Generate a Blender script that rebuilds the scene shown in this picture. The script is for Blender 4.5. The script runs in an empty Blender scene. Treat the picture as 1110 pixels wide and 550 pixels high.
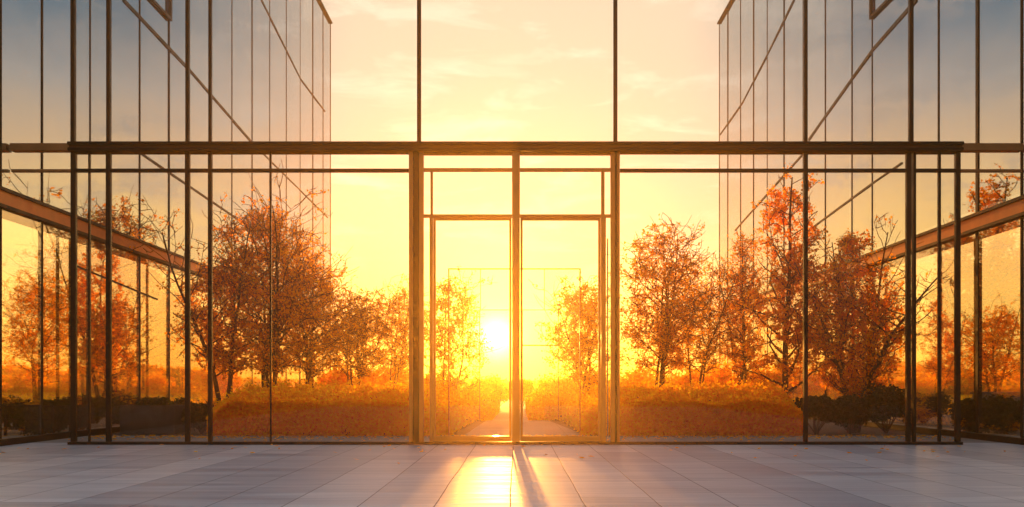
import bpy, math, random
import numpy as np
from mathutils import Vector, Matrix

F = 900.0; VX = 560.0; VY = 417.0; CH = 0.9
SY = F*CH/65.0            # distance of the glass screen
WX = 7.6                  # half distance between the two wings
def PX(px, Y): return (px-VX)*Y/F
def PZ(py, Y): return CH+(VY-py)*Y/F
def WY(px, side): return WX*F/abs(px-VX)     # depth on a wing facade for a picture column

sc = bpy.context.scene
C = sc.collection

# ------------------------------------------------------------------ materials
def newmat(name):
    m = bpy.data.materials.new(name); m.use_nodes = True
    nt = m.node_tree; nt.nodes.clear()
    out = nt.nodes.new('ShaderNodeOutputMaterial')
    return m, nt, out
def N(nt, t, **kw):
    n = nt.nodes.new(t)
    for k, v in kw.items():
        if k.startswith('i_'):
            n.inputs[k[2:].replace('_', ' ')].default_value = v
        else: setattr(n, k, v)
    return n
def math_(nt, op, a, b=None, c=None, clamp=False):
    n = nt.nodes.new('ShaderNodeMath'); n.operation = op; n.use_clamp = clamp
    for i, v in enumerate((a, b, c)):
        if v is None: continue
        if isinstance(v, (int, float)): n.inputs[i].default_value = v
        else: nt.links.new(v, n.inputs[i])
    return n.outputs[0]
def ramp(nt, fac, stops, interp='LINEAR'):
    r = nt.nodes.new('ShaderNodeValToRGB'); r.color_ramp.interpolation = interp
    e = r.color_ramp.elements
    while len(e) < len(stops): e.new(0.5)
    for k, (p, c) in enumerate(stops):
        e[k].position = p
        e[k].color = (c, c, c, 1) if isinstance(c, (int, float)) else (*c, 1)
    nt.links.new(fac, r.inputs[0])
    return r.outputs[0]
def mixc(nt, fac, a, b, mode='MIX'):
    n = nt.nodes.new('ShaderNodeMix'); n.data_type = 'RGBA'; n.blend_type = mode
    for sock, v in ((n.inputs[0], fac), (n.inputs[6], a), (n.inputs[7], b)):
        if isinstance(v, (int, float)): sock.default_value = v
        elif isinstance(v, tuple): sock.default_value = (*v, 1)
        else: nt.links.new(v, sock)
    return n.outputs[2]

def mat_metal(name, col, rough=0.4, metallic=0.6, var=0.25):
    m, nt, out = newmat(name)
    tc = N(nt, 'ShaderNodeTexCoord')
    no = N(nt, 'ShaderNodeTexNoise', i_Scale=3.0, i_Detail=5.0)
    nt.links.new(tc.outputs['Object'], no.inputs['Vector'])
    c = ramp(nt, no.outputs[0], [(0.3, tuple(v*(1-var) for v in col)), (0.7, tuple(min(1, v*(1+var)) for v in col))])
    b = N(nt, 'ShaderNodeBsdfPrincipled', i_Metallic=metallic); b.inputs['Specular IOR Level'].default_value = 0.3
    nt.links.new(c, b.inputs['Base Color'])
    r = ramp(nt, no.outputs[0], [(0.3, rough*0.75), (0.7, rough*1.3)])
    nt.links.new(r, b.inputs['Roughness'])
    nt.links.new(b.outputs[0], out.inputs[0])
    return m

def mat_glass(name, r0, tint=(0.97, 0.97, 0.96), refl=(0.95, 0.95, 0.95), rough=0.0, power=4.0, wav=0.0, film=0.0):
    m, nt, out = newmat(name)
    lw = N(nt, 'ShaderNodeLayerWeight', i_Blend=0.5)
    p = math_(nt, 'POWER', lw.outputs['Facing'], power)
    f = math_(nt, 'MULTIPLY_ADD', p, 1-r0, r0, clamp=True)
    tr = N(nt, 'ShaderNodeBsdfTransparent'); tr.inputs[0].default_value = (*tint, 1)
    gl = N(nt, 'ShaderNodeBsdfGlossy', i_Roughness=rough); gl.inputs[0].default_value = (*refl, 1)
    if wav > 0:
        tc = N(nt, 'ShaderNodeTexCoord')
        no = N(nt, 'ShaderNodeTexNoise', i_Scale=0.6, i_Detail=2.0)
        nt.links.new(tc.outputs['Object'], no.inputs['Vector'])
        bp = N(nt, 'ShaderNodeBump', i_Strength=1.0, i_Distance=wav)
        nt.links.new(no.outputs[0], bp.inputs['Height'])
        nt.links.new(bp.outputs[0], gl.inputs['Normal'])
    mx = N(nt, 'ShaderNodeMixShader')
    nt.links.new(f, mx.inputs[0]); nt.links.new(tr.outputs[0], mx.inputs[1]); nt.links.new(gl.outputs[0], mx.inputs[2])
    last = mx
    if film > 0:      # a thin film of dust on the pane
        tc2 = N(nt, 'ShaderNodeTexCoord')
        n2 = N(nt, 'ShaderNodeTexNoise', i_Scale=0.8, i_Detail=6.0)
        mp = N(nt, 'ShaderNodeMapping'); mp.inputs['Scale'].default_value = (1, 1, 0.35); mp.inputs['Rotation'].default_value = (0.6, 0.5, 0)
        nt.links.new(tc2.outputs['Object'], mp.inputs[0]); nt.links.new(mp.outputs[0], n2.inputs['Vector'])
        fm = math_(nt, 'MULTIPLY', ramp(nt, n2.outputs[0], [(0.35, 0.25), (0.7, 1.0)]), film)
        df = N(nt, 'ShaderNodeBsdfDiffuse'); df.inputs[0].default_value = (0.55, 0.52, 0.48, 1)
        tl = N(nt, 'ShaderNodeBsdfTranslucent'); tl.inputs[0].default_value = (0.55, 0.52, 0.48, 1)
        ad = N(nt, 'ShaderNodeMixShader', i_Fac=0.5)
        nt.links.new(df.outputs[0], ad.inputs[1]); nt.links.new(tl.outputs[0], ad.inputs[2])
        m2 = N(nt, 'ShaderNodeMixShader')
        nt.links.new(fm, m2.inputs[0]); nt.links.new(mx.outputs[0], m2.inputs[1]); nt.links.new(ad.outputs[0], m2.inputs[2])
        last = m2
    nt.links.new(last.outputs[0], out.inputs[0])
    return m

def mat_leaf(name, cols, trans, tfac=0.5):
    m, nt, out = newmat(name)
    g = N(nt, 'ShaderNodeNewGeometry')
    c = ramp(nt, g.outputs['Random Per Island'], [(i/(len(cols)-1), c) for i, c in enumerate(cols)])
    t = mixc(nt, 1.0, c, trans, 'MULTIPLY')
    d = N(nt, 'ShaderNodeBsdfPrincipled', i_Roughness=0.55)
    d.inputs['Specular IOR Level'].default_value = 0.08
    nt.links.new(c, d.inputs['Base Color'])
    tl = N(nt, 'ShaderNodeBsdfTranslucent'); nt.links.new(t, tl.inputs[0])
    mx = N(nt, 'ShaderNodeMixShader', i_Fac=tfac)
    nt.links.new(d.outputs[0], mx.inputs[1]); nt.links.new(tl.outputs[0], mx.inputs[2])
    nt.links.new(mx.outputs[0], out.inputs[0])
    return m

def mat_rough(name, c1, c2, scale=6.0, bump=0.02, rough=0.85):
    m, nt, out = newmat(name)
    tc = N(nt, 'ShaderNodeTexCoord')
    no = N(nt, 'ShaderNodeTexNoise', i_Scale=scale, i_Detail=8.0, i_Roughness=0.65)
    nt.links.new(tc.outputs['Object'], no.inputs['Vector'])
    c = ramp(nt, no.outputs[0], [(0.3, c1), (0.7, c2)])
    b = N(nt, 'ShaderNodeBsdfPrincipled', i_Roughness=rough)
    nt.links.new(c, b.inputs['Base Color'])
    bp = N(nt, 'ShaderNodeBump', i_Strength=0.6, i_Distance=bump)
    nt.links.new(no.outputs[0], bp.inputs['Height']); nt.links.new(bp.outputs[0], b.inputs['Normal'])
    nt.links.new(b.outputs[0], out.inputs[0])
    return m

def mat_paving(name, tw, th, ox, oy, base, dark, rough=(0.16, 0.42), joint=0.0040, streak=True):
    m, nt, out = newmat(name)
    tc = N(nt, 'ShaderNodeTexCoord'); sp = N(nt, 'ShaderNodeSeparateXYZ')
    nt.links.new(tc.outputs['Object'], sp.inputs[0])
    # slightly wavering joints
    wn = N(nt, 'ShaderNodeTexNoise', i_Scale=0.9, i_Detail=1.0)
    nt.links.new(tc.outputs['Object'], wn.inputs['Vector'])
    w = math_(nt, 'MULTIPLY_ADD', wn.outputs[0], 0.02, -0.01)
    x = math_(nt, 'ADD', math_(nt, 'ADD', sp.outputs[0], -ox), w)
    y = math_(nt, 'ADD', sp.outputs[1], -oy)
    u = math_(nt, 'DIVIDE', x, tw); col_i = math_(nt, 'FLOOR', u)
    par = math_(nt, 'FRACT', math_(nt, 'MULTIPLY', col_i, 0.37))
    v = math_(nt, 'ADD', math_(nt, 'DIVIDE', y, th), par); row_i = math_(nt, 'FLOOR', v)
    fu = math_(nt, 'FRACT', u); fv = math_(nt, 'FRACT', v)
    du = math_(nt, 'MULTIPLY', math_(nt, 'MINIMUM', fu, math_(nt, 'SUBTRACT', 1.0, fu)), tw)
    dv = math_(nt, 'MULTIPLY', math_(nt, 'MINIMUM', fv, math_(nt, 'SUBTRACT', 1.0, fv)), th)
    dj = math_(nt, 'MINIMUM', du, dv)
    jm = ramp(nt, math_(nt, 'DIVIDE', dj, joint*2), [(0.35, 1.0), (0.65, 0.0)])
    cv = N(nt, 'ShaderNodeCombineXYZ'); nt.links.new(col_i, cv.inputs[0]); nt.links.new(row_i, cv.inputs[1])
    wh = N(nt, 'ShaderNodeTexWhiteNoise'); wh.noise_dimensions = '3D'; nt.links.new(cv.outputs[0], wh.inputs['Vector'])
    # veins stretched across
    mp = N(nt, 'ShaderNodeMapping'); mp.inputs['Scale'].default_value = (0.28, 3.2, 1)
    nt.links.new(tc.outputs['Object'], mp.inputs[0])
    n1 = N(nt, 'ShaderNodeTexNoise', i_Scale=1.6, i_Detail=9.0, i_Roughness=0.62, i_Distortion=0.8)
    nt.links.new(mp.outputs[0], n1.inputs['Vector'])
    n2 = N(nt, 'ShaderNodeTexNoise', i_Scale=22.0, i_Detail=4.0)
    nt.links.new(tc.outputs['Object'], n2.inputs['Vector'])
    t = math_(nt, 'ADD', math_(nt, 'MULTIPLY', n1.outputs[0], 0.75), math_(nt, 'MULTIPLY', wh.outputs[0], 0.18))
    c = ramp(nt, t, [(0.28, dark), (0.62, base)])
    c = mixc(nt, math_(nt, 'MULTIPLY', n2.outputs[0], 0.12), c, (0.12, 0.12, 0.13))
    c = mixc(nt, math_(nt, 'MULTIPLY', jm, 0.75), c, (0.045, 0.04, 0.04))
    b = N(nt, 'ShaderNodeBsdfPrincipled'); nt.links.new(c, b.inputs['Base Color']); b.inputs['IOR'].default_value = 1.55
    r = ramp(nt, n1.outputs[0], [(0.3, rough[0]), (0.7, rough[1])])
    nt.links.new(mixc(nt, jm, r, (0.9, 0.9, 0.9)), b.inputs['Roughness'])
    h = math_(nt, 'SUBTRACT', math_(nt, 'MULTIPLY', n1.outputs[0], 0.5), jm)
    bp = N(nt, 'ShaderNodeBump', i_Strength=0.5, i_Distance=0.012)
    nt.links.new(h, bp.inputs['Height']); nt.links.new(bp.outputs[0], b.inputs['Normal'])
    nt.links.new(b.outputs[0], out.inputs[0])
    return m

M = {}
M['frame'] = mat_metal('dark_bronze_frame', (0.008, 0.005, 0.0048), 0.5, 0.1, 0.15)
M['glare_bronze'] = mat_metal('glare_tinted_bronze', (0.72, 0.25, 0.055), 0.40, 0.2, 0.08)  # brown metal with the orange sun glare over the doorway put into its colour
M['steel'] = mat_metal('brushed_steel', (0.45, 0.40, 0.35), 0.3, 1.0)
M['web'] = mat_metal('aged_bronze_web', (0.08, 0.03, 0.015), 0.4, 0.4)
M['copper'] = mat_metal('copper_clad_slab', (0.50, 0.20, 0.07), 0.42, 0.5)
M['clear'] = mat_glass('clear_glass', 0.018, (0.985, 0.98, 0.965), film=0.005)
M['lobby'] = mat_glass('lobby_glass', 0.03, (0.98, 0.98, 0.97))
M['coated'] = mat_glass('coated_glass', 0.50, (0.52, 0.58, 0.62), (0.80, 0.89, 0.95), 0.02, 4.0, wav=0.010, film=0.025)
M['wing_low'] = mat_glass('low_wing_glass', 0.22, (0.97, 0.94, 0.88), (0.92, 0.90, 0.86), 0.01, 3.5, wav=0.006, film=0.02)
M['plaster'] = mat_rough('wing_plaster', (0.10, 0.105, 0.115), (0.16, 0.165, 0.18), 2.0, 0.003)
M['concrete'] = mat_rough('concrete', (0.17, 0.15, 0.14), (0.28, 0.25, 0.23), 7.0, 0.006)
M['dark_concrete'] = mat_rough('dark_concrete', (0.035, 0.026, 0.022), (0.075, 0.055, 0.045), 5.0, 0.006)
M['soil'] = mat_rough('garden_soil', (0.07, 0.04, 0.02), (0.16, 0.095, 0.05), 3.0, 0.03)
M['twig'] = mat_rough('russet_twig', (0.20, 0.055, 0.012), (0.38, 0.12, 0.02), 14.0, 0.01)
M['bark'] = mat_rough('bark', (0.07, 0.022, 0.009), (0.17, 0.06, 0.022), 14.0, 0.02)
M['terrace'] = mat_paving('terrace_stone', 0.56, 7.0, -0.05, 9.2, (0.70, 0.69, 0.68), (0.25, 0.285, 0.335), (0.32, 0.54))
M['path'] = mat_paving('path_stone', 0.9, 1.8, 0.0, 12.6, (0.34, 0.29, 0.25), (0.20, 0.17, 0.14), (0.6, 0.85))
M['leaf_rust'] = mat_leaf('rust_leaves', [(0.44, 0.15, 0.007), (0.62, 0.26, 0.010), (0.72, 0.36, 0.015), (0.52, 0.19, 0.008)], (2.6, 2.6, 1.0), 0.7)
M['leaf_amber'] = mat_leaf('amber_leaves', [(0.60, 0.22, 0.009), (0.74, 0.34, 0.014), (0.80, 0.42, 0.02), (0.66, 0.27, 0.010)], (2.2, 2.3, 1.0), 0.7)
M['leaf_hedge'] = mat_leaf('hedge_leaves', [(0.46, 0.17, 0.006), (0.84, 0.42, 0.012), (0.66, 0.28, 0.007), (0.88, 0.50, 0.018)], (2.3, 2.6, 1.0), 0.7)
M['leaf_dark'] = mat_leaf('dark_green_leaves', [(0.018, 0.026, 0.010), (0.04, 0.055, 0.018), (0.055, 0.05, 0.02), (0.028, 0.035, 0.012)], (1.2, 1.3, 0.8), 0.3)
M['twig_core'] = mat_rough('twig_core', (0.08, 0.025, 0.008), (0.17, 0.055, 0.014), 20.0, 0.03)
M['dark_core'] = mat_rough('dark_core', (0.012, 0.013, 0.007), (0.03, 0.03, 0.014), 20.0, 0.03)

# ------------------------------------------------------------------ mesh helpers
class MB:
    def __init__(s): s.v = []; s.f = []
    def box(s, x0, y0, z0, x1, y1, z1, bev=0.0):
        if bev > 0:
            return s.bbox(x0, y0, z0, x1, y1, z1, bev)
        b = len(s.v)
        s.v += [(x0,y0,z0),(x1,y0,z0),(x1,y1,z0),(x0,y1,z0),(x0,y0,z1),(x1,y0,z1),(x1,y1,z1),(x0,y1,z1)]
        s.f += [tuple(b+i for i in q) for q in ((0,3,2,1),(4,5,6,7),(0,1,5,4),(1,2,6,5),(2,3,7,6),(3,0,4,7))]
    def bbox(s, x0, y0, z0, x1, y1, z1, e):
        import bmesh
        bm = bmesh.new()
        vs = [bm.verts.new(p) for p in [(x0,y0,z0),(x1,y0,z0),(x1,y1,z0),(x0,y1,z0),(x0,y0,z1),(x1,y0,z1),(x1,y1,z1),(x0,y1,z1)]]
        for q in ((0,3,2,1),(4,5,6,7),(0,1,5,4),(1,2,6,5),(2,3,7,6),(3,0,4,7)): bm.faces.new([vs[i] for i in q])
        bmesh.ops.bevel(bm, geom=list(bm.edges), offset=e, segments=2, affect='EDGES')
        bm.verts.index_update(); b = len(s.v)
        s.v += [tuple(v.co) for v in bm.verts]
        s.f += [tuple(b+v.index for v in f.verts) for f in bm.faces]
        bm.free()
    def bar(s, p, q, w, h):     # rectangular bar from p to q, w across, h in the up direction
        p = Vector(p); q = Vector(q); d = (q-p).normalized()
        up = Vector((0,0,1)) if abs(d.z) < 0.9 else Vector((0,1,0))
        a = d.cross(up).normalized(); u = a.cross(d).normalized()
        b = len(s.v)
        for c in (p, q):
            for sa, su in ((-1,-1),(1,-1),(1,1),(-1,1)):
                s.v.append(tuple(c + a*(sa*w/2) + u*(su*h/2)))
        s.f += [tuple(b+i for i in k) for k in ((0,1,2,3),(7,6,5,4),(0,4,5,1),(1,5,6,2),(2,6,7,3),(3,7,4,0))]
    def tube(s, pts, rad, n=5):
        b = len(s.v); k = len(pts)
        for i in range(k):
            p = pts[i]
            d = (pts[min(i+1, k-1)]-pts[max(i-1, 0)])
            if d.length < 1e-6: d = Vector((0,0,1))
            d.normalize()
            a = d.cross(Vector((0.31, 0.87, 0.11))).normalized(); u = d.cross(a)
            for j in range(n):
                t = 2*math.pi*j/n
                s.v.append(tuple(p + (a*math.cos(t)+u*math.sin(t))*rad[i]))
        for i in range(k-1):
            for j in range(n):
                j2 = (j+1) % n
                s.f.append((b+i*n+j, b+i*n+j2, b+(i+1)*n+j2, b+(i+1)*n+j))
        s.f.append(tuple(b+j for j in reversed(range(n))))
        s.f.append(tuple(b+(k-1)*n+j for j in range(n)))
    def mesh(s, name, mat, smooth=False, off=None):
        me = bpy.data.meshes.new(name)
        v = s.v if off is None else [(x-off[0], y-off[1], z-off[2]) for x, y, z in s.v]
        me.from_pydata(v, [], s.f)
        me.materials.append(mat)
        if smooth: me.polygons.foreach_set('use_smooth', [True]*len(me.polygons))
        me.update()
        return me
def obj(name, mb, mat, parent=None, smooth=False, loc=None):
    """mesh given in world coordinates; origin placed at the parent's base (or loc)"""
    me = mb.mesh(name, mat, smooth, tuple(parent['o'] if parent is not None else (loc or (0,0,0)))) if isinstance(mb, MB) else mb
    o = bpy.data.objects.new(name, me); C.objects.link(o)
    if parent is not None:
        o.parent = parent; o['o'] = parent['o']
    else:
        o.location = loc or (0,0,0); o['o'] = list(loc or (0.0,0.0,0.0))
    return o
def tag(o, label=None, cat=None, group=None, kind=None):
    if label: o['label'] = label
    if cat: o['category'] = cat
    if group: o['group'] = group
    if kind: o['kind'] = kind
    return o
def empty(name, loc, label, cat, group=None):
    o = bpy.data.objects.new(name, None); C.objects.link(o); o.location = loc; o['o'] = [float(t) for t in loc]
    return tag(o, label, cat, group)

def quads_mesh(name, P, size, rng, mat, flat=0.0, aspect=1.6, up=None):
    """many small leaf faces at points P"""
    n = len(P)
    a = rng.normal(size=(n, 3)); a /= np.linalg.norm(a, axis=1)[:, None]
    b = rng.normal(size=(n, 3))
    if flat > 0: a[:, 2] *= (1-flat); a /= np.linalg.norm(a, axis=1)[:, None]
    b -= (b*a).sum(1)[:, None]*a; b /= np.linalg.norm(b, axis=1)[:, None]
    s = size*rng.uniform(0.6, 1.35, n)[:, None]
    c = np.cross(a, b)
    L = a*s*aspect*0.5; W = b*s*0.5
    V = np.empty((n, 4, 3))
    V[:, 0] = P-L; V[:, 1] = P+W-L*0.1+c*s*0.12; V[:, 2] = P+L; V[:, 3] = P-W-L*0.1+c*s*0.12
    me = bpy.data.meshes.new(name)
    me.vertices.add(n*4); me.vertices.foreach_set('co', V.reshape(-1))
    me.loops.add(n*4); me.loops.foreach_set('vertex_index', np.arange(n*4, dtype=np.int32))
    me.polygons.add(n); me.polygons.foreach_set('loop_start', np.arange(0, n*4, 4, dtype=np.int32))
    me.polygons.foreach_set('loop_total', np.full(n, 4, dtype=np.int32))
    me.materials.append(mat); me.update(calc_edges=True); me.validate()
    return me

# ------------------------------------------------------------------ the setting: ground
g = MB(); g.v = [(-110,-30,-0.02),(110,-30,-0.02),(110,105,-0.02),(-110,105,-0.02)]; g.f = [(0,1,2,3)]
tag(obj('ground', g, M['soil']), kind='structure')
g = MB(); g.box(-WX-0.0, -9, -0.1, WX, SY+0.35, 0.0)
tag(obj('terrace_floor', g, M['terrace']), kind='structure')
g = MB()
g.box(-WX, SY+0.354, -0.1, WX, 14.6, 0.0)           # apron behind the screen
g.v += [(-0.95,14.6,-0.004),(1.25,14.6,-0.004),(0.30,27.6,-0.004),(-0.55,27.6,-0.004)]
b = len(g.v)-4; g.f.append((b,b+1,b+2,b+3))
g.v += [(-7.4,27.6,-0.008),(7.4,27.6,-0.008),(7.4,30.3,-0.008),(-7.4,30.3,-0.008)]
b = len(g.v)-4; g.f.append((b,b+1,b+2,b+3))
g.v += [(-1.6,30.3,-0.008),(0.6,30.3,-0.008),(-1.0,80,-0.008),(-4.4,80,-0.008)]
b = len(g.v)-4; g.f.append((b,b+1,b+2,b+3))
tag(obj('garden_path', g, M['path']), kind='structure')
for sx in (-1, 1):
    g = MB(); xs = sorted((sx*(WX+0.10), sx*(WX+4.85)))
    g.box(xs[0], 7.2, -0.1, xs[1], 33.0, 0.02)
    tag(obj('hall_floor', g, M['path']), kind='structure')

# ------------------------------------------------------------------ the glass entrance screen
SX0, SX1, STOP = PX(78, SY), PX(1038, SY), 7.7
zb0, zb1 = PZ(165.2, SY), PZ(156, SY)
scr = empty('glass_screen', (0, SY, 0), 'wide dark framed glass screen with double doors across the terrace', 'glass wall')
k = SY/F
def vpost(px, w, z0, z1, d=0.09, mat='frame', y=SY, name='post', parent=scr, bev=0.004):
    m = MB(); x = PX(px, SY); m.box(x-w*k/2, y-d/2, z0, x+w*k/2, y+d/2, z1, bev)
    return obj(name, m, M[mat], parent)
def hrail(pa, pb, ya, yb, d=0.07, mat='frame', name='rail', parent=scr, y=SY, bev=0.003):
    m = MB(); m.box(PX(pa, SY), y-d/2, PZ(yb, SY), PX(pb, SY), y+d/2, PZ(ya, SY), bev)
    return obj(name, m, M[mat], parent)
zbase = PZ(479, SY)
hrail(76, 1041, 479, 483.6, 0.16, name='base_rail')
# main beam: two flanges and a recessed web
m = MB(); xa, xb = PX(77.4, SY), PX(1040.4, SY)
m.box(xa, SY-0.13, zb1-0.045, xb, SY+0.13, zb1, 0.006)
m.box(xa+0.01, SY-0.085, zb0+0.04, xb-0.01, SY+0.085, zb1-0.043, 0.0)
m.box(xa, SY-0.12, zb0-0.005, xb, SY+0.12, zb0+0.042, 0.006)
obj('beam', m, M['frame'], scr)
m = MB(); m.box(xa+0.02, SY-0.10, zb0+0.05, xb-0.02, SY-0.086, zb1-0.055); obj('beam_web', m, M['web'], scr)
low = [(80.2, 5.5), (118, 5.0), (203.5, 4.8), (228, 4.0), (873, 4.4), (984.3, 4.6), (990.6, 3.2), (1037.8, 5.2)]
for px, w in low: vpost(px, w*0.94, zbase, zb0-0.006, 0.07)
for px, w in ((293.5, 1.6), (97, 1.4), (1018, 2.6)): vpost(px, w, zbase, zb0-0.006, 0.05, name='mullion')
for px, w in ((445.6, 4.0), (457.0, 4.6), (664.0, 4.4), (670.0, 3.0)): vpost(px, w, zbase, zb0-0.006, 0.10, 'glare_bronze', name='door_jamb')
for px, w in ((451.3, 6.4), (667.2, 3.0)): vpost(px, w, zbase, zb0-0.006, 0.10, name='post')
for px, w in ((79.5, 4.6), (118, 4.2), (203.5, 4.0), (228, 3.2), (454.3, 4.6), (667, 4.6), (873, 4.0), (987.3, 4.6)): vpost(px, w*0.9, zb1+0.001, STOP, 0.07, name='upper_post')
hrail(76, 990, 0, 0, 0.16) if False else None
m = MB(); m.box(xa, SY-0.1, STOP, PX(990, SY), SY+0.1, STOP+0.16, 0.006); obj('head_rail', m, M['frame'], scr)
for sx_, xo in ((-1, xa), (1, xb)):
    for za_, zc_, dd in ((zb0+0.01, zb1-0.01, 0.07), (PZ(187, SY), PZ(184, SY), 0.03)):
        m = MB(); a_, b_ = sorted((xo+sx_*0.003, sx_*(WX-0.03))); m.box(a_, SY-dd, za_, b_, SY+dd, zc_, 0.003); obj('link_beam', m, M['copper'], scr)
segs = [(83, 115.4), (120.6, 201), (206, 225.9), (230.1, 443.5), (672.0, 870.7), (875.3, 981.9), (992.3, 1035.1)]
for a, b_ in segs: hrail(a, b_, 183.4, 187.0, 0.06)
# panes between the posts
def pane(pa, pb, z0, z1, parent=scr, mat='clear', y=SY, t=0.014, name='pane', tilt=0.0):
    m = MB(); xa, xb = PX(pa, SY), PX(pb, SY)
    m.box(xa+0.003, y-t/2, z0+0.003, xb-0.003, y+t/2, z1-0.003)
    return obj(name, m, M[mat], parent)
lowp = [(83, 96.2), (97.8, 115.4), (120.6, 201), (206, 225.9), (230.1, 292.6), (294.4, 443.5), (672, 870.7), (875.3, 981.9), (992.3, 1016.6), (1019.4, 1035.1)]
for a, b_ in lowp:
    pane(a, b_, zbase, PZ(187, SY)); pane(a, b_, PZ(183.4, SY), zb0-0.006)
upp = [(82, 115.8), (120.2, 201.4), (205.6, 226.3), (229.7, 451.9), (456.7, 664.6), (669.4, 870.9), (875.1, 984.9)]
for a, b_ in upp: pane(a, b_, zb1+0.001, STOP)
# door area: centre mullion, side lights, transoms and two leaves
vpost(559.3, 8.5, zbase, zb0-0.006, 0.15, 'glare_bronze', name='centre_post')
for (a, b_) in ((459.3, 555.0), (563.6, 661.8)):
    hrail(a, b_, 182.8, 186.2, 0.06, 'glare_bronze', y=SY)
    hrail(a, b_, 166.7, 168.4, 0.06, 'glare_bronze', y=SY)
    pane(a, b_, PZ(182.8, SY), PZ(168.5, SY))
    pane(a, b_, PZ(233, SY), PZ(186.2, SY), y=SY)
    hrail(a, b_, 233, 236, 0.08, 'glare_bronze', y=SY)
vpost(467.6, 3.6, zbase, PZ(236, SY), 0.08, 'glare_bronze', name='side_post')
vpost(654.0, 5.2, zbase, PZ(236, SY), 0.08, 'glare_bronze', name='side_post')
vpost(468.0, 2.6, PZ(233, SY), PZ(186.2, SY), 0.05, 'glare_bronze', name='side_post')
vpost(653.4, 3.6, PZ(233, SY), PZ(186.2, SY), 0.05, 'glare_bronze', name='side_post')
pane(459.4, 465.7, zbase, PZ(236, SY)); pane(656.7, 661.7, zbase, PZ(236, SY))
m = MB(); x = PX(659.0, SY); m.tube([Vector((x, SY+0.05, 0.1)), Vector((x, SY+0.05, 3.1))], [0.012, 0.012], 8)
obj('closing_rod', m, M['steel'], scr)
for (a, b_, hs) in ((469.6, 554.8, 1), (563.8, 651.2, -1)):
    y = SY+0.0; x0, x1 = PX(a, SY)+0.004, PX(b_, SY)-0.004; z0, z1 = zbase+0.006, PZ(236.3, SY)-0.004
    m = MB(); w = 0.035
    m.box(x0, y-0.025, z0, x0+w, y+0.025, z1, 0.003); m.box(x1-w, y-0.025, z0, x1, y+0.025, z1, 0.003)
    m.box(x0+w, y-0.024, z0, x1-w, y+0.024, z0+0.08, 0.0); m.box(x0+w, y-0.024, z1-w, x1-w, y+0.024, z1, 0.0)
    d = obj('door', m, M['glare_bronze'], scr)
    m = MB(); m.box(x0+w+0.002, y-0.006, z0+0.082, x1-w-0.002, y+0.006, z1-w-0.002); obj('pane', m, M['clear'], d)
    hx = (x1-0.018) if hs == 1 else (x0+0.018)
    m = MB(); m.tube([Vector((hx, y-0.075, 0.82)), Vector((hx, y-0.075, 1.28))], [0.011, 0.011], 10)
    for hz in (0.87, 1.23): m.tube([Vector((hx, y-0.075, hz)), Vector((hx, y-0.02, hz))], [0.008, 0.008], 8)
    obj('handle', m, M['glare_bronze'], d, True)

# ------------------------------------------------------------------ small glass lobby behind the doors
L0, L1, LH = 13.35, 20.7, 2.75
lx0, lx1 = -1.09, 1.02
for (yy, xa_, xb_, lab, extra) in ((L0, lx0, lx1, 'slender framed clear glass portal standing just behind the double doors', 0), (L1, lx0+0.17, lx1+0.02, 'second thin glass portal farther down the path, smaller in view and with a door rail', 1)):
    lob = empty('glass_portal', (0, yy, 0), lab, 'glass portal', 'thin glass portals over the garden path')
    for x in (xa_, xb_):
        m = MB(); m.box(x-0.009, yy-0.02, 0, x+0.009, yy+0.02, LH, 0.002); obj('post', m, M['glare_bronze'], lob)
    m = MB(); m.box(xa_-0.014, yy-0.021, LH+0.001, xb_+0.014, yy+0.021, LH+0.016, 0.002); obj('header', m, M['glare_bronze'], lob)
    if extra:
        xs_ = PX(566, yy)
        m = MB(); m.box(xs_+0.021, yy-0.015, 1.86, xb_-0.01, yy+0.015, 1.89, 0.002); obj('door_rail', m, M['glare_bronze'], lob)
        m = MB(); m.box(xs_, yy-0.015, 0.05, xs_+0.02, yy+0.015, LH, 0.002); obj('door_stile', m, M['glare_bronze'], lob)
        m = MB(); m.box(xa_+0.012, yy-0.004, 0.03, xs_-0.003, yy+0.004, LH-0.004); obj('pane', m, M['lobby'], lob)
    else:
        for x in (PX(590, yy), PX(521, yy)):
            m = MB(); m.box(x-0.005, yy-0.012, PZ(336, yy), x+0.005, yy+0.012, LH, 0.001); obj('short_mullion', m, M['glare_bronze'], lob)
        m = MB(); m.box(xa_+0.012, yy-0.004, 0.03, PX(521, yy)-0.007, yy+0.004, LH-0.004); obj('pane', m, M['lobby'], lob)
        m = MB(); m.box(PX(590, yy)+0.007, yy-0.004, 0.03, xb_-0.012, yy+0.004, LH-0.004); obj('pane', m, M['lobby'], lob)

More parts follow.
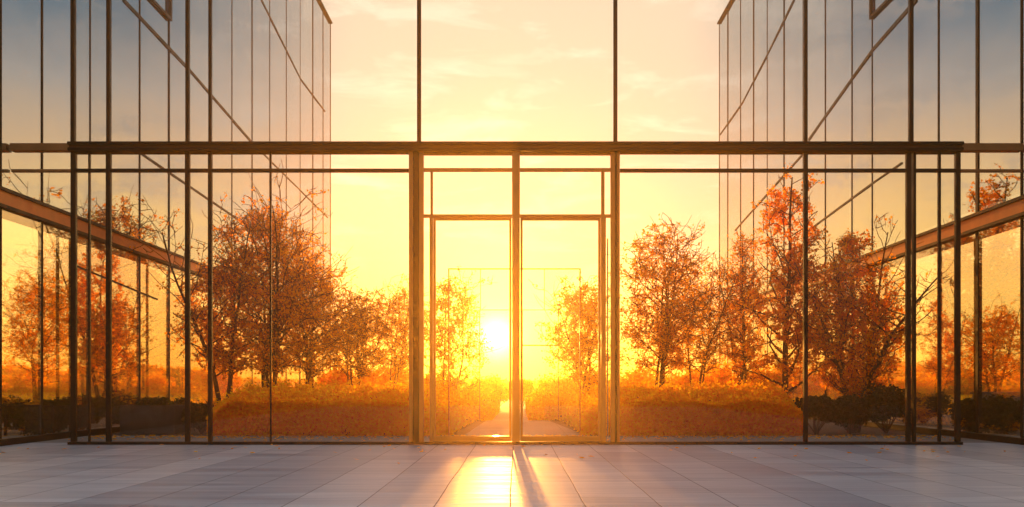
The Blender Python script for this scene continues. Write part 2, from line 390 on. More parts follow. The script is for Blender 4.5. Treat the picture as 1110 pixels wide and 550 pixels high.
# ------------------------------------------------------------------ the two glass wings
def wing(side, cols, heavy, height, bars, slabz, label, wincol, far, rnd):
    rng = random.Random(rnd)
    X = side*WX; D = 4.9; X2 = side*(WX+D)
    near = 7.0
    root = empty('glass_building', (X, 20, 0), label, 'building', 'glass wings flanking the garden')
    ys = sorted([near, 8.5, 9.9, 11.2] + [WY(c, side) for c in cols])
    ys = [y for y in ys if y <= far+0.01]
    if abs(ys[-1]-far) > 0.2: ys.append(far)
    s0, s1 = slabz, slabz+0.30
    # mullions
    for y in ys:
        w = 0.032
        for c, ww in heavy.items():
            if abs(WY(c, side)-y) < 0.01: w = ww
        m = MB(); m.box(min(X-side*0.022, X+side*0.05), y-w/2, 0.1, max(X-side*0.022, X+side*0.05), y+w/2, height, 0.003)
        obj('mullion', m, M['frame'], root)
    # storeys
    lev = [(0.12, s0, 'wing_low'), (s1, height-0.05, 'coated')]
    for i in range(len(ys)-1):
        for (z0, z1, mt) in lev:
            m = MB(); t = rng.uniform(-1, 1)*0.006; u = rng.uniform(-1, 1)*0.006
            ya, yb = ys[i]+0.03, ys[i+1]-0.03
            xo = X
            q = [(xo-t, ya, z0), (xo+t, yb, z0), (xo+t+u, yb, z1), (xo-t+u, ya, z1)]
            m.v = [(a-side*0.006, b, c) for a, b, c in q]+[(a+side*0.006, b, c) for a, b, c in q]
            m.f = [(0,1,2,3),(7,6,5,4),(0,4,5,1),(1,5,6,2),(2,6,7,3),(3,7,4,0)]
            obj('window', m, M[mt], root)
    # floor slab edge, copper clad, with dark trims
    m = MB(); a, b_ = sorted((X-side*0.045, X+side*0.55)); m.box(a, near, s0+0.03, b_, far-0.1, s1-0.03); obj('gallery_slab', m, M['copper'], root)
    for zz in (s0, s1-0.05):
        m = MB(); a, b_ = sorted((X-side*0.075, X+side*0.04)); m.box(a, near, zz, b_, far-0.05, zz+0.05); obj('slab_trim', m, M['frame'], root)
    # rails on the face
    for (pa, qa, th) in bars:
        m = MB(); m.bar((X-side*0.016, pa[0], pa[1]), (X-side*0.016, qa[0], qa[1]), 0.016, th*0.75)
        obj('transom', m, M['frame'], root)
    # base rail, kerb, roof edge, far end, back wall
    m = MB(); a, b_ = sorted((X-side*0.08, X+side*0.08)); m.box(a, near, 0.0, b_, far, 0.10, 0.004); obj('base_rail', m, M['frame'], root)
    m = MB(); a, b_ = sorted((X-side*0.09, X2)); m.box(a, near-0.05, height, b_, far+0.04, height+0.06, 0.01); obj('roof', m, M['frame'], root)
    m = MB(); a, b_ = sorted((X+side*0.075, X2-side*0.05)); m.box(a, far-0.012, s1, b_, far, height-0.01); obj('end_window', m, M['coated'], root)
    m = MB(); m.box(a, far-0.012, 0.1, b_, far, s0); obj('end_window', m, M['wing_low'], root)
    m = MB(); a, b_ = sorted((X2-side*0.02, X2+side*0.12)); m.box(a, near, 5.7, b_, far, height-0.001); obj('rear_wall', m, M['plaster'], root)
    for y in [near, near+5, near+10, near+15.5, near+21, far-0.3]:
        if y > far: continue
        m = MB(); m.tube([Vector((X2+side*0.05, y+0.2, 0)), Vector((X2+side*0.05, y+0.2, 5.69))], [0.045, 0.045], 12); obj('column', m, M['frame'], root, True)
    # opening light: a small framed window high up
    ya, yb = WY(wincol[0], side), WY(wincol[1], side)
    m = MB(); xx = X-side*0.045; zl, zh = wincol[2], wincol[2]+1.9
    m.box(xx-0.02, ya, zl, xx+0.02, yb-0.03, zl+0.06); m.box(xx-0.02, ya, zh, xx+0.02, yb-0.03, zh+0.06)
    m.box(xx-0.021, yb-0.03, zl, xx+0.021, yb+0.03, zh+0.06); m.box(xx-0.021, ya-0.05, zl, xx+0.021, ya, zh+0.06)
    obj('window_frame', m, M['frame'], root)
    return root
lc = [0, 45, 78, 97, 119, 151, 183, 204, 228, 251, 273, 292, 310, 325, 339, 350, 358]
yl = lambda c: WY(c, -1)
def bl(px, py, side): y = WY(px, side); return (y, PZ(py, y))
wing(-1, lc, {358: 0.05}, 15.62,
     [(bl(133, 0, -1), bl(204, 75, -1), 0.10), (bl(204, 75, -1), bl(273, 155, -1), 0.09), (bl(273, 155, -1), bl(355, 236, -1), 0.05),
      (bl(150, 165, -1), bl(265, 243, -1), 0.06), (bl(78, 287, -1), bl(170, 325, -1), 0.045),
      (bl(283, 0, -1), bl(325, 85, -1), 0.09), (bl(325, 85, -1), bl(352, 121, -1), 0.07)],
     3.50, 'tall glass fronted wing on the left of the terrace with copper floor band', (120, 183, 8.85), WY(358, -1), 3)
rc = [1108, 1060, 1018, 987, 946, 924, 895, 871, 850, 832, 817, 803, 789, 780]
wing(1, rc, {1060: 0.075}, 14.4,
     [(bl(994, 0, 1), bl(946, 55, 1), 0.11), (bl(946, 55, 1), bl(877, 152, 1), 0.10), (bl(870, 168, 1), bl(797, 250, 1), 0.07),
      (bl(978, 177, 1), bl(945, 200, 1), 0.05), (bl(945, 200, 1), bl(877, 250, 1), 0.06),
      (bl(861, 0, 1), bl(832, 60, 1), 0.09), (bl(832, 60, 1), bl(805, 112, 1), 0.08), (bl(805, 112, 1), bl(781, 146, 1), 0.08)],
     3.42, 'tall glass fronted wing on the right of the terrace with copper floor band', (990, 946, 8.7), WY(780, 1), 9)

# ------------------------------------------------------------------ trees
def make_tree(name, x, y, h, r, seed, label, group=None, stems=3, crown0=0.34, leaf='leaf_rust', nleaf=5188, lsize=0.039, cone=0.0, trunk_r=0.05, lean=0.12, loc_z=0.0):
    rng = random.Random(seed); nr = np.random.default_rng(seed)
    root = empty(name, (x, y, loc_z), label, 'tree', group)
    tb = MB(); cb = MB(); tips = []
    zc = h*(crown0+1)/2
    def renv(z):       # crown half width at a height
        t = (z/h-crown0*0.6)/(1.0-crown0*0.6)
        if t <= 0: return 0.25*r
        if t >= 1: return 0.05*r
        e = math.sin(math.pi*min(1, t**0.75))**0.6
        if cone: e = e*(1-cone)+cone*(1-t)**0.8*1.1
        return 1.12*r*max(0.12, e)
    bumps = [(rng.uniform(0, 6.28), rng.uniform(0.2, 1), rng.uniform(0.65, 1.25)) for _ in range(9)]
    def inside(p):
        a = math.atan2(p.y, p.x); z = p.z/h; f = 1.0
        for (ba, bz, bf) in bumps:
            da = math.atan2(math.sin(a-ba), math.cos(a-ba))
            if abs(da) < 0.7 and abs(z-bz) < 0.16: f *= bf
        return math.hypot(p.x, p.y) < renv(p.z)*f and p.z < h
    def walk(p, d, L, n, wob, upb):
        pts = [p.copy()]
        for i in range(n):
            d = (d+Vector((rng.gauss(0, wob), rng.gauss(0, wob), rng.gauss(0, wob)+upb))).normalized()
            p = p+d*(L/n); pts.append(p.copy())
        return pts, d
    def taper(r0, r1, n): return [r0+(r1-r0)*i/n for i in range(n+1)]
    for s in range(stems):
        a = 2*math.pi*s/stems+rng.uniform(-0.5, 0.5)
        sp = 0.0 if stems == 1 else lean
        d = Vector((math.cos(a)*sp, math.sin(a)*sp, 1)).normalized()
        base = Vector((math.cos(a)*0.06*(stems > 1), math.sin(a)*0.06*(stems > 1), -0.03))
        H = h*rng.uniform(0.82, 0.97) if s else h*0.97
        n = 12
        pts, _ = walk(base, d, H, n, 0.06, 0.04)
        r0 = trunk_r*(0.8+0.4*rng.random())
        rad = [r0*(1-0.86*(i/n))+0.003 for i in range(n+1)]; rad[0] *= 1.4
        tb.tube(pts, rad, 7)
        nb = int(20+8*rng.random())+(16 if stems == 1 else 0)
        for bi in range(nb):
            t = crown0*0.75+(1-crown0*0.75)*((bi+rng.random())/nb)
            fi = min(n-1, int(t*n)); p = pts[fi].lerp(pts[fi+1], t*n-fi)
            a2 = bi*2.4+rng.uniform(-0.5, 0.5)
            L = renv(p.z)*rng.uniform(0.7, 1.15)+0.1
            d2 = Vector((math.cos(a2), math.sin(a2), rng.uniform(0.25, 0.95))).normalized()
            bp, _ = walk(p, d2, L, 6, 0.16, 0.05)
            br = max(0.007, rad[fi]*0.5)
            (tb if t < 0.6 else cb).tube(bp, taper(br, 0.004, 6), 5)
            for si in range(6):
                u = rng.uniform(0.15, 1.0)*6; ui = min(5, int(u)); q = bp[ui].lerp(bp[ui+1], u-ui)
                d3 = (d2*0.5+Vector((rng.gauss(0, 1), rng.gauss(0, 1), rng.gauss(0.15, 0.8)))).normalized()
                sp_, _ = walk(q, d3, L*rng.uniform(0.3, 0.55), 4, 0.3, 0.03)
                if not inside(sp_[-1]) and rng.random() < 0.75: continue
                cb.tube(sp_, taper(0.010, 0.006, 4), 3)
                for ti in range(5):
                    v = rng.uniform(0.2, 1)*4; vi = min(3, int(v)); w = sp_[vi].lerp(sp_[vi+1], v-vi)
                    d4 = (d3*0.3+Vector((rng.gauss(0, 1), rng.gauss(0, 1), rng.gauss(0.05, 0.9)))).normalized()
                    tw, _ = walk(w, d4, rng.uniform(0.14, 0.32), 3, 0.45, 0.0)
                    if not inside(tw[-1]) and rng.random() < 0.8: continue
                    cb.tube(tw, [0.006, 0.0052, 0.0045, 0.0035], 3)
                    tips += tw[1:]
    T = np.array([tuple(t) for t in tips])
    idx = nr.integers(0, len(T), nleaf)
    # clumps: some twigs carry many leaves, others few
    wgt = 0.15+nr.random(len(T))**1.3; wgt /= wgt.sum(); idx = nr.choice(len(T), nleaf, p=wgt)
    P = T[idx]+nr.normal(0, 0.035, (nleaf, 3))
    tr = bpy.data.objects.new('trunk', tb.mesh('trunk', M['bark'], True)); C.objects.link(tr); tr.parent = root
    cr = bpy.data.objects.new('crown', quads_mesh('crown', P, lsize, nr, M[leaf])); C.objects.link(cr); cr.parent = root
    tw_ = bpy.data.objects.new('twigs', cb.mesh('twigs', M['twig'], False)); C.objects.link(tw_); tw_.parent = cr
    return root
def dup_tree(src, x, y, s, rz, label, group=None, sz=None):
    r = src.copy(); C.objects.link(r); r.location = (x, y, 0); r.scale = (s, s, sz or s); r.rotation_euler = (0, 0, rz)
    r['label'] = label
    if group: r['group'] = group
    for ch in list(src.children):
        c = ch.copy(); C.objects.link(c); c.parent = r
        for gch in ch.children:
            d = gch.copy(); C.objects.link(d); d.parent = c
    return r
def tspec(px, Y, ytop, wpx): return PX(px, Y), Y, PZ(ytop, Y), wpx*Y/F/2
G = 'autumn trees in the garden beds'
def T(px, Y, ytop, wpx, seed, label, **kw):
    x, y, h, r = tspec(px, Y, ytop, wpx)
    return make_tree('autumn_tree', x, y, h, r, seed, label, kw.pop('group', G), **kw)
t1 = T(243, 17.6, 232, 100, 1, 'rust coloured tree nearest the left wing, its crown against the wing glass', nleaf=8561, stems=3)
t2 = T(290, 19.2, 212, 155, 2, 'tallest rust coloured tree of the left bed, top almost touching the high rail', nleaf=13231, stems=4, crown0=0.30)
t3 = T(337, 21.5, 252, 110, 3, 'broad rust tree leaning over the pale sky right of the tallest left tree', nleaf=8561, stems=3)
t4 = T(384, 25.0, 318, 96, 4, 'small amber tree with thin bare stems in the left bed', nleaf=6264, leaf='leaf_amber', stems=4, crown0=0.42, trunk_r=0.035)
t5 = T(426, 27.0, 306, 90, 5, 'small amber tree close beside the left door jamb', nleaf=6712, leaf='leaf_amber', stems=3, crown0=0.42, trunk_r=0.035)
t6 = T(488, 23.0, 290, 84, 6, 'slender amber tree seen through the left door leaf', nleaf=6398, leaf='leaf_amber', stems=2, crown0=0.2, trunk_r=0.03)
t7 = T(632, 22.5, 300, 96, 7, 'amber tree seen through the right door leaf', nleaf=9050, leaf='leaf_amber', stems=3, crown0=0.3, trunk_r=0.035)
t8 = T(714, 19.0, 236, 116, 8, 'open crowned amber tree just right of the doors with sky showing through', nleaf=9508, leaf='leaf_amber', stems=4, crown0=0.36, trunk_r=0.04)
t9 = T(756, 23.0, 276, 84, 9, 'narrow amber tree between the open crowned tree and the right wing edge', nleaf=4024, leaf='leaf_amber', stems=3, crown0=0.36, trunk_r=0.035)
t10 = T(850, 17.2, 188, 132, 10, 'tall pointed rust tree with one straight dark trunk in the right bed', nleaf=11992, stems=1, crown0=0.18, cone=0.55, trunk_r=0.085)
t11 = T(806, 22.5, 250, 62, 11, 'rust tree half behind the left side of the tall pointed tree', nleaf=5816, stems=3)
t12 = T(925, 15.9, 243, 104, 12, 'rounded rust tree nearest the right wing glass', nleaf=13427, stems=4, crown0=0.22, trunk_r=0.05)
GW = 'trees behind the wings'
xx, yy, hh, rr = tspec(112, 27, 240, 76)
t13 = make_tree('garden_tree', xx, yy, hh, rr, 13, 'sparse dark tree rising above the copper band of the left wing', GW, nleaf=6744, leaf='leaf_rust', lsize=0.058, stems=2, trunk_r=0.07)
xx, yy, hh, rr = tspec(40, 30, 288, 110)
t14 = make_tree('garden_tree', xx, yy, hh, rr, 14, 'wide amber tree at the far left edge behind the left wing', GW, nleaf=9224, leaf='leaf_amber', lsize=0.06, stems=3, trunk_r=0.07)
far_specs = [(t14, -13.2, 27.0, 0.75, 1.0, 'small amber tree behind the left wing between its wide and sparse neighbours'),
             (t14, -11.6, 38.0, 1.0, 2.2, 'amber tree beyond the far end of the left wing'),
             (t14, 15.8, 27.5, 0.70, 0.4, 'amber tree at the far right edge behind the right wing'),
             (t13, 13.4, 26.5, 0.60, 2.7, 'sparse tree behind the glass at the right end of the screen'),
             (t14, 11.8, 36.0, 0.95, 4.0, 'amber tree beyond the far end of the right wing'),
             ]
for (src, x, y, s, rz, lb) in far_specs: dup_tree(src, x, y, s, rz, lb, GW)

# ------------------------------------------------------------------ hedges and shrubs
def hedge(name, poly, h0, seed, label, cat='hedge', leaf='leaf_hedge', core='twig_core', n=26000, ls=0.045, group=None, amp=0.17, lump=2.1):
    """poly: (x0,x1 at front, x0,x1 at back, y0, y1)"""
    xa0, xb0, xa1, xb1, y0, y1 = poly
    nr = np.random.default_rng(seed); ph = nr.uniform(0, 6.28, 12); fr = nr.uniform(1.0, 5.5, 12)*lump
    def H(x, y):
        v = 0
        for i in range(0, 12, 2):
            v = v+np.sin(x*fr[i]+ph[i])*np.cos(y*fr[i+1]*0.7+ph[i+1])/(1+i*0.35)
        t_ = np.clip((y-y0)/(y1-y0), 0, 1); w_ = min(0.55, 0.25*(xb0-xa0))
        e_ = np.clip(np.minimum(x-(xa0+(xa1-xa0)*t_), (xb0+(xb1-xb0)*t_)-x)/w_, 0, 1); e_ = 1-(1-e_)**2
        f_ = np.clip((y-y0)/0.45, 0, 1)
        return (h0+amp*0.55*v)*(0.52+0.48*e_)*(0.80+0.20*f_)
    cx, cy = (xa0+xb0)/2, y0
    root = empty(name, (cx, cy, 0), label, cat, group)
    # core: bumpy block
    nx, ny = 26, 26; mb = MB()
    for j in range(ny+1):
        t = j/ny; y = y0+0.22+(y1-y0-0.44)*t; xa = xa0+(xa1-xa0)*t+0.13; xb = xb0+(xb1-xb0)*t-0.13
        for i in range(nx+1):
            x = xa+(xb-xa)*i/nx
            e = min(i, nx-i, j, ny-j)
            z = float(H(x, y))*(0.0 if e == 0 else (0.55 if e == 1 else 0.80))
            mb.v.append((x, y, max(z, -0.02)))
    for j in range(ny):
        for i in range(nx):
            b = j*(nx+1)+i; mb.f.append((b, b+1, b+nx+2, b+nx+1))
    obj('branches', mb, M[core], root, True)
    # leaves: on top and on the faces
    def lerp(t): return xa0+(xa1-xa0)*t, xb0+(xb1-xb0)*t
    k1 = int(n*0.5); t = nr.random(k1)**1.7; y = y0+(y1-y0)*t; xa, xb = lerp(t); x = xa+(xb-xa)*nr.random(k1)
    z = H(x, y)-np.abs(nr.normal(0, 0.05, k1))+nr.normal(0, 0.02, k1)
    P = [np.stack([x, y, z], 1)]
    k2 = int(n*0.32); x = xa0+(xb0-xa0)*nr.random(k2); y = y0+np.abs(nr.normal(0, 0.07, k2)); z = nr.random(k2)**0.8*H(x, y); P.append(np.stack([x, y, z], 1))
    for s in (0, 1):
        k3 = int(n*0.09); t = nr.random(k3); y = y0+(y1-y0)*t; xa, xb = lerp(t); off = np.abs(nr.normal(0, 0.06, k3))
        x = xa+off if s == 0 else xb-off; z = nr.random(k3)**0.8*H(x, y); P.append(np.stack([x, y, z], 1))
    # stray shoots
    k4 = int(n*0.05); t = nr.random(k4); y = y0+(y1-y0)*t; xa, xb = lerp(t); x = xa+(xb-xa)*nr.random(k4); z = H(x, y)+nr.random(k4)**2*0.22; P.append(np.stack([x, y, z], 1))
    P = np.concatenate(P)-np.array([cx, cy, 0]); P[:, 2] = np.maximum(P[:, 2], 0.005)
    o = bpy.data.objects.new('foliage', quads_mesh('foliage', P, ls, nr, M[leaf])); C.objects.link(o); o.parent = root
    return root
HG = 'low hedges filling the garden beds'
hedge('low_hedge', (-5.45, -1.55, -7.2, -1.35, 14.62, 23.6), 0.74, 21, 'low russet hedge bed left of the doors, at the feet of the tall left trees', n=52000, group=HG)
hedge('low_hedge', (1.80, 5.10, 1.5, 7.2, 14.62, 23.6), 0.74, 22, 'low russet hedge bed right of the doors, under the open crowned amber tree', n=52000, group=HG)
hedge('low_hedge', (-1.50, -1.16, -1.36, -1.0, 14.9, 20.5), 0.50, 23, 'narrow amber hedge strip along the left side of the path', n=9000, group=HG, amp=0.06)
hedge('low_hedge', (1.16, 1.72, 1.12, 1.55, 14.9, 20.5), 0.50, 24, 'narrow amber hedge strip along the right side of the path', n=9000, group=HG, amp=0.06)
hedge('low_hedge', (-1.95, -0.62, -2.4, -0.55, 20.95, 27.2), 0.62, 27, 'amber hedge seen through the left door leaf, left of the sunlit path', n=16000, group=HG)
hedge('low_hedge', (0.30, 1.95, 0.30, 2.4, 20.95, 27.2), 0.62, 28, 'amber hedge seen through the right door leaf, right of the sunlit path', n=18000, group=HG)
hedge('low_hedge', (-7.3, -1.7, -7.4, -2.6, 30.6, 38), 0.52, 25, 'hedge bed beyond the cross path on the left', n=22000, ls=0.07, group=HG)
hedge('low_hedge', (0.9, 7.3, 0.6, 7.4, 30.6, 38), 0.52, 26, 'hedge bed beyond the cross path on the right', n=22000, ls=0.07, group=HG)

def shrub(x, y, r, h, seed, label, leaf='leaf_dark', n=4200, ls=0.05, group='dark shrubs along the wings', zb=0.0, name='dark_shrub'):
    nr = np.random.default_rng(seed); rng = random.Random(seed)
    root = empty(name, (x, y, zb), label, 'shrub', group)
    mb = MB()
    for i in range(9):
        a = rng.uniform(0, 6.28); d = Vector((math.cos(a)*0.6, math.sin(a)*0.6, rng.uniform(0.6, 1.4))).normalized(); p = Vector((0, 0, -0.02)); pts = [p.copy()]
        for k in range(4):
            d = (d+Vector((rng.gauss(0, .2), rng.gauss(0, .2), 0.1))).normalized(); p = p+d*h*0.2; pts.append(p.copy())
        mb.tube(pts, [0.014, 0.011, 0.009, 0.006, 0.003], 4)
    st = bpy.data.objects.new('stems', mb.mesh('stems', M['bark'])); C.objects.link(st); st.parent = root
    P = []
    lobes = [(rng.uniform(-.5, .5)*r, rng.uniform(-.5, .5)*r, h*rng.uniform(.35, .72), r*rng.uniform(.35, .62)) for _ in range(9)]
    for (lx, ly, lz, lr) in lobes:
        k = n//9; v = nr.normal(size=(k, 3)); v /= np.linalg.norm(v, axis=1)[:, None]
        rad = lr*nr.random(k)**0.3*nr.uniform(.8, 1.15, k)
        q = v*rad[:, None]; q[:, 2] *= 0.8; P.append(q+np.array([lx, ly, lz]))
    P = np.concatenate(P); P[:, 2] = np.clip(P[:, 2], 0.02, h*1.05)
    o = bpy.data.objects.new('foliage', quads_mesh('foliage', P, ls, nr, M[leaf])); C.objects.link(o); o.parent = root
    return root
sh = [(-8.35, 14.6, .50, .70, 'dark green shrub behind the leftmost wing glass, left of the low railing'),
      (-8.30, 15.8, .55, .78, 'dark green shrub behind the left wing glass, right of the low railing'),
      (-8.95, 15.2, .55, .66, 'dark green shrub at the left picture edge, behind the other shrubs of the left wing'),
      (-7.00, 16.7, .50, .66, 'dark shrub standing behind the concrete planter by the left wing'),
      (-5.85, 15.4, .40, .68, 'dark shrub between the concrete planter and the left hedge bed'),
      (5.45, 15.1, .42, .78, 'dark shrub touching the end of the right hedge bed'),
      (6.15, 15.3, .46, .84, 'dark shrub at the foot of the rounded rust tree'),
      (6.95, 15.6, .55, .98, 'largest dark shrub, against the right wing glass'),
      (8.15, 14.9, .50, .66, 'dark green shrub behind the glass at the right end of the screen'),
      (8.75, 15.0, .55, .62, 'dark green shrub behind the last right mullion, in front of the low concrete wall'),
      (9.35, 15.6, .55, .68, 'dark green shrub at the right picture edge inside the right wing'),
      (-8.9, 18.5, .6, .75, 'dark green shrub deep inside the left wing hall'),
      (9.2, 18.8, .6, .72, 'dark green shrub deep inside the right wing hall')]
for i, (x, y, r, h, lb) in enumerate(sh): shrub(x, y, r, h, 40+i, lb)

bushes = [(540, 31.5, .75, 1.42, 'rounded russet bush added straight below the sun to block its glare at the end of the path'),  # first three bushes are added to block the low sun along the path
          (566, 32.0, .70, 1.30, 'russet bush added as a glare blocker just right of the one below the sun, behind the centre door post'),
          (516, 30.0, .70, 1.25, 'russet bush added as a glare blocker left of the one below the sun, seen through the left door leaf'),
          (476, 28.2, .80, 1.45, 'russet bush behind the slender amber tree of the left door leaf'),
          (602, 28.2, .80, 1.50, 'russet bush behind the left side of the amber tree of the right door leaf'),
          (646, 28.4, .75, 1.35, 'russet bush seen beside the right side light of the doors'),
          (436, 28.5, .85, 1.70, 'russet bush beside the left door jamb, behind the hedge'),
          (404, 28.0, .90, 1.85, 'taller russet bush under the small amber trees of the left bed'),
          (362, 26.5, .85, 1.75, 'russet bush right of the tallest left tree, behind its hedge'),
          (692, 27.5, .90, 1.60, 'russet bush behind the left stems of the open crowned amber tree'),
          (738, 27.0, .90, 1.75, 'russet bush right of the open crowned amber tree'),
          (776, 26.5, .85, 1.90, 'tall russet bush below the inner edge of the right wing'),
          (826, 24.6, .80, 1.70, 'russet bush left of the straight dark trunk in the right bed')]
for i, (px, y, r, h, lb) in enumerate(bushes):
    shrub(PX(px, y), y, r, h, 120+i, lb, leaf='leaf_hedge', n=3200, ls=0.055, group='russet bushes behind the hedges', name='russet_bush')

# planter, low wall, railing
p = empty('concrete_planter', (-6.7, 15.35, 0), 'square edged concrete planter trough by the foot of the left wing', 'planter')
m = MB(); x0, x1, y0, y1, z1 = -7.22, -6.22, 15.1, 15.65, 0.52
m.box(x0, y0, 0, x1, y0+0.06, z1, 0.008); m.box(x0, y1-0.06, 0, x1, y1, z1, 0.008)
m.box(x0, y0+0.06, 0, x0+0.06, y1-0.06, z1, 0.0); m.box(x1-0.06, y0+0.06, 0, x1, y1-0.06, z1, 0.0)
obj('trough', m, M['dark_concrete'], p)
m = MB(); m.box(x0+0.06, y0+0.06, 0.02, x1-0.06, y1-0.06, 0.45); obj('soil', m, M['soil'], p)
shrub(-6.72, 15.38, .30, .20, 77, 'small dark plant growing in the concrete planter', n=1800, zb=0.43, name='potted_plant')
w = empty('low_wall', (14.3, 24, 0), 'low grey concrete wall with a flat coping behind the right wing', 'wall')
m = MB(); m.box(13.2, 23.8, 0, 16.9, 24.05, 0.62); obj('wall_block', m, M['concrete'], w)
m = MB(); m.box(13.15, 23.76, 0.622, 16.95, 24.09, 0.69, 0.008); obj('coping', m, M['plaster'], w)
r_ = empty('low_railing', (-8.0, 14.2, 0), 'low dark metal railing behind the left wing glass', 'railing')
for px in (57, 6, -40):
    m = MB(); x = PX(px, 14.2); m.box(x-0.02, 14.18, 0.02, x+0.02, 14.22, 0.55, 0.003); obj('post', m, M['frame'], r_)
for z in (0.14, 0.30, 0.53):
    m = MB(); m.box(PX(-42, 14.2), 14.19, z-0.012, PX(57, 14.2), 14.21, z+0.012); obj('rail', m, M['frame'], r_)

# far-off wood: one uncountable mass of small leaves over the horizon
nr = np.random.default_rng(99); Pf = []
for i in range(150):
    a = nr.uniform(-0.98, 0.98); dist = nr.uniform(66, 98); x = math.tan(a)*dist*0.9; 
    if abs(math.degrees(math.atan2(x, dist))+1.4) < 14.0: hh = nr.uniform(0.7, 1.3)
    else: hh = nr.uniform(1.4, 2.8)
    rr = nr.uniform(2.5, 5.5); k = 700
    v = nr.normal(size=(k, 3)); v /= np.linalg.norm(v, axis=1)[:, None]; v *= (nr.random(k)**0.35)[:, None]
    Pf.append(v*np.array([rr, 2.0, hh*0.55])+np.array([x, dist, hh*0.5]))
Pf = np.concatenate(Pf); Pf[:, 2] = np.maximum(Pf[:, 2], 0.1)
o = bpy.data.objects.new('far_wood', quads_mesh('far_wood', Pf, 0.55, nr, M['leaf_amber'])); C.objects.link(o)
tag(o, 'far-off wood along the horizon behind the garden', 'wood', kind='stuff')
# ground cover between beds and under trees
k = 30000
Pg = np.stack([nr.uniform(-60, 60, k), 24+nr.random(k)**1.6*60, nr.uniform(0.0, 0.12, k)], 1)
Pg = Pg[(np.abs(Pg[:, 0]+1.2) > 3.0) & ((np.abs(Pg[:, 0]) > 13) | (Pg[:, 1] > 36))]
o = bpy.data.objects.new('ground_cover', quads_mesh('ground_cover', Pg, 0.16, nr, M['leaf_hedge'])); C.objects.link(o)
tag(o, 'loose leafy ground cover beyond the garden beds', 'ground cover', kind='stuff')

# fallen leaves along the foot of the beds
k = 1500
Pl = np.stack([nr.uniform(-7.3, 7.3, k), 14.6-np.abs(nr.normal(0, 0.55, k)), np.full(k, 0.012)], 1); Pl = Pl[(Pl[:, 1] > SY+0.5)]
k = 70
P2 = np.stack([nr.uniform(-7.0, 7.0, k), SY-0.15-np.abs(nr.normal(0, 1.3, k)), np.full(k, 0.010)], 1)
me = quads_mesh('fallen_leaves', np.concatenate([Pl, P2])+0.0, 0.045, nr, M['leaf_rust'])
co_ = np.empty(len(me.vertices)*3); me.vertices.foreach_get('co', co_); co_ = co_.reshape(-1, 3); co_[:, 2] = 0.006+np.clip(co_[:, 2], 0, 0.03)*0.5
me.vertices.foreach_set('co', co_.reshape(-1)); me.update()
o = bpy.data.objects.new('fallen_leaves', me); C.objects.link(o)
tag(o, 'fallen russet leaves scattered at the foot of the hedges', 'fallen leaves', kind='stuff')

# ------------------------------------------------------------------ haze
HZ = dict(density=0.0037, g=0.87)
m, nt, out = newmat('haze_air')
pv = N(nt, 'ShaderNodeVolumePrincipled'); pv.inputs['Color'].default_value = (1.0, 0.72, 0.24, 1)
pv.inputs['Density'].default_value = HZ['density']; pv.inputs['Anisotropy'].default_value = HZ['g']
nt.links.new(pv.outputs[0], out.inputs['Volume'])
hz = MB(); hz.box(-112, -32, -1.1, 112, 107, 16.6)
tag(obj('haze', hz, m), kind='stuff')

# ------------------------------------------------------------------ sun and sky
SAZ = math.radians((538-VX)/F*57.3); SEL = math.radians(3.3)
sd = Vector((math.sin(SAZ)*math.cos(SEL), math.cos(SAZ)*math.cos(SEL), math.sin(SEL)))
sun = bpy.data.lights.new('sun', 'SUN'); sun.energy = 5.0; sun.angle = math.radians(0.6); sun.color = (1.0, 0.38, 0.06)
so = bpy.data.objects.new('sun', sun); C.objects.link(so); so.rotation_euler = (-sd).to_track_quat('-Z', 'Y').to_euler(); so.location = (0, 60, 30)

wd = bpy.data.worlds.new('World'); sc.world = wd; wd.use_nodes = True
nt = wd.node_tree; nt.nodes.clear()
out = nt.nodes.new('ShaderNodeOutputWorld')
sky = N(nt, 'ShaderNodeTexSky', sky_type='NISHITA'); sky.sun_disc = False
sky.sun_elevation = SEL; sky.sun_rotation = SAZ; sky.dust_density = 0.8
bg1 = N(nt, 'ShaderNodeBackground', i_Strength=0.05); nt.links.new(sky.outputs[0], bg1.inputs[0])
tc = N(nt, 'ShaderNodeTexCoord'); sp = N(nt, 'ShaderNodeSeparateXYZ'); nt.links.new(tc.outputs['Generated'], sp.inputs[0])
x_, y_, z_ = sp.outputs
el = math_(nt, 'DIVIDE', math_(nt, 'ARCSINE', z_), math.pi/2)
az = math_(nt, 'ABSOLUTE', math_(nt, 'ARCTAN2', x_, y_))
azd = math_(nt, 'DIVIDE', az, math.pi)
D = lambda d: d/90.0
A = lambda d: d/180.0
near = ramp(nt, el, [(0.0, (0.62, 0.26, 0.05)), (D(4), (0.54, 0.25, 0.13)), (D(10), (0.60, 0.38, 0.32)), (D(18), (0.70, 0.56, 0.41)), (D(27), (0.76, 0.62, 0.44)), (D(42), (0.66, 0.64, 0.64)), (1.0, (0.38, 0.48, 0.66))])
side = ramp(nt, el, [(0.0, (1.0, 0.45, 0.05)), (D(4), (1.0, 0.66, 0.12)), (D(10), (1.08, 0.62, 0.18)), (D(14), (0.74, 0.43, 0.21)), (D(18), (0.36, 0.31, 0.27)), (D(22), (0.055, 0.135, 0.185)), (D(28), (0.03, 0.105, 0.175)), (1.0, (0.27, 0.34, 0.46))])
back = ramp(nt, el, [(0.0, (0.10, 0.075, 0.075)), (D(10), (0.13, 0.11, 0.12)), (D(25), (0.20, 0.22, 0.27)), (D(50), (0.34, 0.42, 0.56)), (1.0, (0.38, 0.48, 0.66))])
f1 = ramp(nt, azd, [(A(11.5), 0.0), (A(17), 0.5), (A(24), 1.0)], 'LINEAR')
f2 = ramp(nt, azd, [(A(60), 0.0), (A(115), 1.0)], 'EASE')
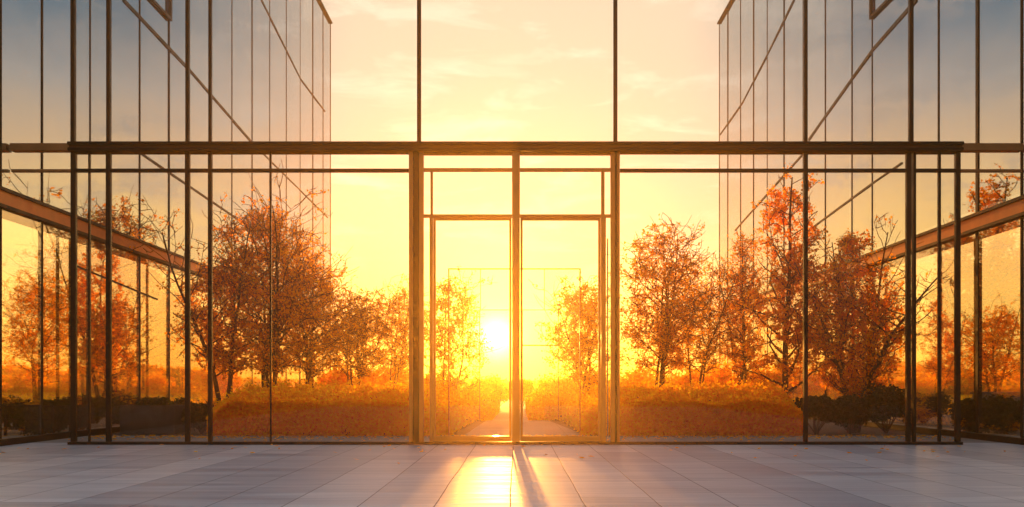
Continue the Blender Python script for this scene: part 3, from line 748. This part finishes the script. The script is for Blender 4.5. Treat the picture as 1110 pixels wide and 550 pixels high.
side = mixc(nt, 1.0, side, (1.45, 1.45, 1.45), 'MULTIPLY')
c = mixc(nt, f1, near, side); c = mixc(nt, f2, c, back)
# thin wisps of cloud
mp = N(nt, 'ShaderNodeMapping'); mp.inputs['Scale'].default_value = (3.4, 3.4, 14.0); mp.inputs['Rotation'].default_value = (0.0, 0.22, 0.0)
nt.links.new(tc.outputs['Generated'], mp.inputs[0])
cn = N(nt, 'ShaderNodeTexNoise', i_Scale=2.2, i_Detail=8.0, i_Roughness=0.6, i_Distortion=0.6); nt.links.new(mp.outputs[0], cn.inputs['Vector'])
cf = math_(nt, 'MULTIPLY', ramp(nt, cn.outputs[0], [(0.50, 0.0), (0.64, 1.0)]), ramp(nt, el, [(D(3), 0.0), (D(14), 0.7), (D(40), 0.6)]))
lit = mixc(nt, f1, (1.0, 0.84, 0.64), (0.40, 0.36, 0.33)); lit = mixc(nt, f2, lit, (0.42, 0.38, 0.42))
c = mixc(nt, cf, c, lit)
# glow round the sun
dt = nt.nodes.new('ShaderNodeVectorMath'); dt.operation = 'DOT_PRODUCT'; nt.links.new(tc.outputs['Generated'], dt.inputs[0]); dt.inputs[1].default_value = sd
th = math_(nt, 'ARCCOSINE', math_(nt, 'MINIMUM', dt.outputs['Value'], 1.0))
def gauss(w, s):
    q = math_(nt, 'DIVIDE', th, math.radians(w)); q = math_(nt, 'MULTIPLY', math_(nt, 'MULTIPLY', q, q), -1.0)
    return math_(nt, 'MULTIPLY', math_(nt, 'EXPONENT', q), s)
g1 = mixc(nt, 1.0, (1.0, 0.85, 0.5), gauss(1.15, 4.0), 'MULTIPLY')
g2 = mixc(nt, 1.0, (1.0, 0.72, 0.3), gauss(3.0, 0.25), 'MULTIPLY')
c = mixc(nt, 1.0, c, g1, 'ADD'); c = mixc(nt, 1.0, c, g2, 'ADD')
bg2 = N(nt, 'ShaderNodeBackground', i_Strength=0.85); nt.links.new(c, bg2.inputs[0])
ad = N(nt, 'ShaderNodeAddShader'); nt.links.new(bg1.outputs[0], ad.inputs[0]); nt.links.new(bg2.outputs[0], ad.inputs[1])
nt.links.new(ad.outputs[0], out.inputs[0])

# ------------------------------------------------------------------ camera and render settings
cam = bpy.data.cameras.new('camera'); co = bpy.data.objects.new('camera', cam); C.objects.link(co)
co.location = (0, 0, CH); co.rotation_euler = (math.radians(90), 0, 0)
cam.sensor_width = 36; cam.lens = F/1110*36; cam.shift_x = (555-VX)/1110; cam.shift_y = (VY-275)/1110
cam.clip_end = 1000; sc.camera = co
vs = sc.view_settings; vs.view_transform = 'Standard'; vs.look = 'None'; vs.gamma = 1; vs.exposure = 0.35; vs.use_curve_mapping = False
cy = sc.cycles
cy.max_bounces = 10; cy.diffuse_bounces = 5; cy.glossy_bounces = 5; cy.transmission_bounces = 4; cy.transparent_max_bounces = 24; cy.volume_bounces = 1
cy.caustics_reflective = False; cy.caustics_refractive = False; cy.sample_clamp_indirect = 4.0
try: cy.use_denoising = True; cy.denoiser = 'OPENIMAGEDENOISE'
except Exception: pass
for o in bpy.data.objects:
    if 'o' in o: del o['o']
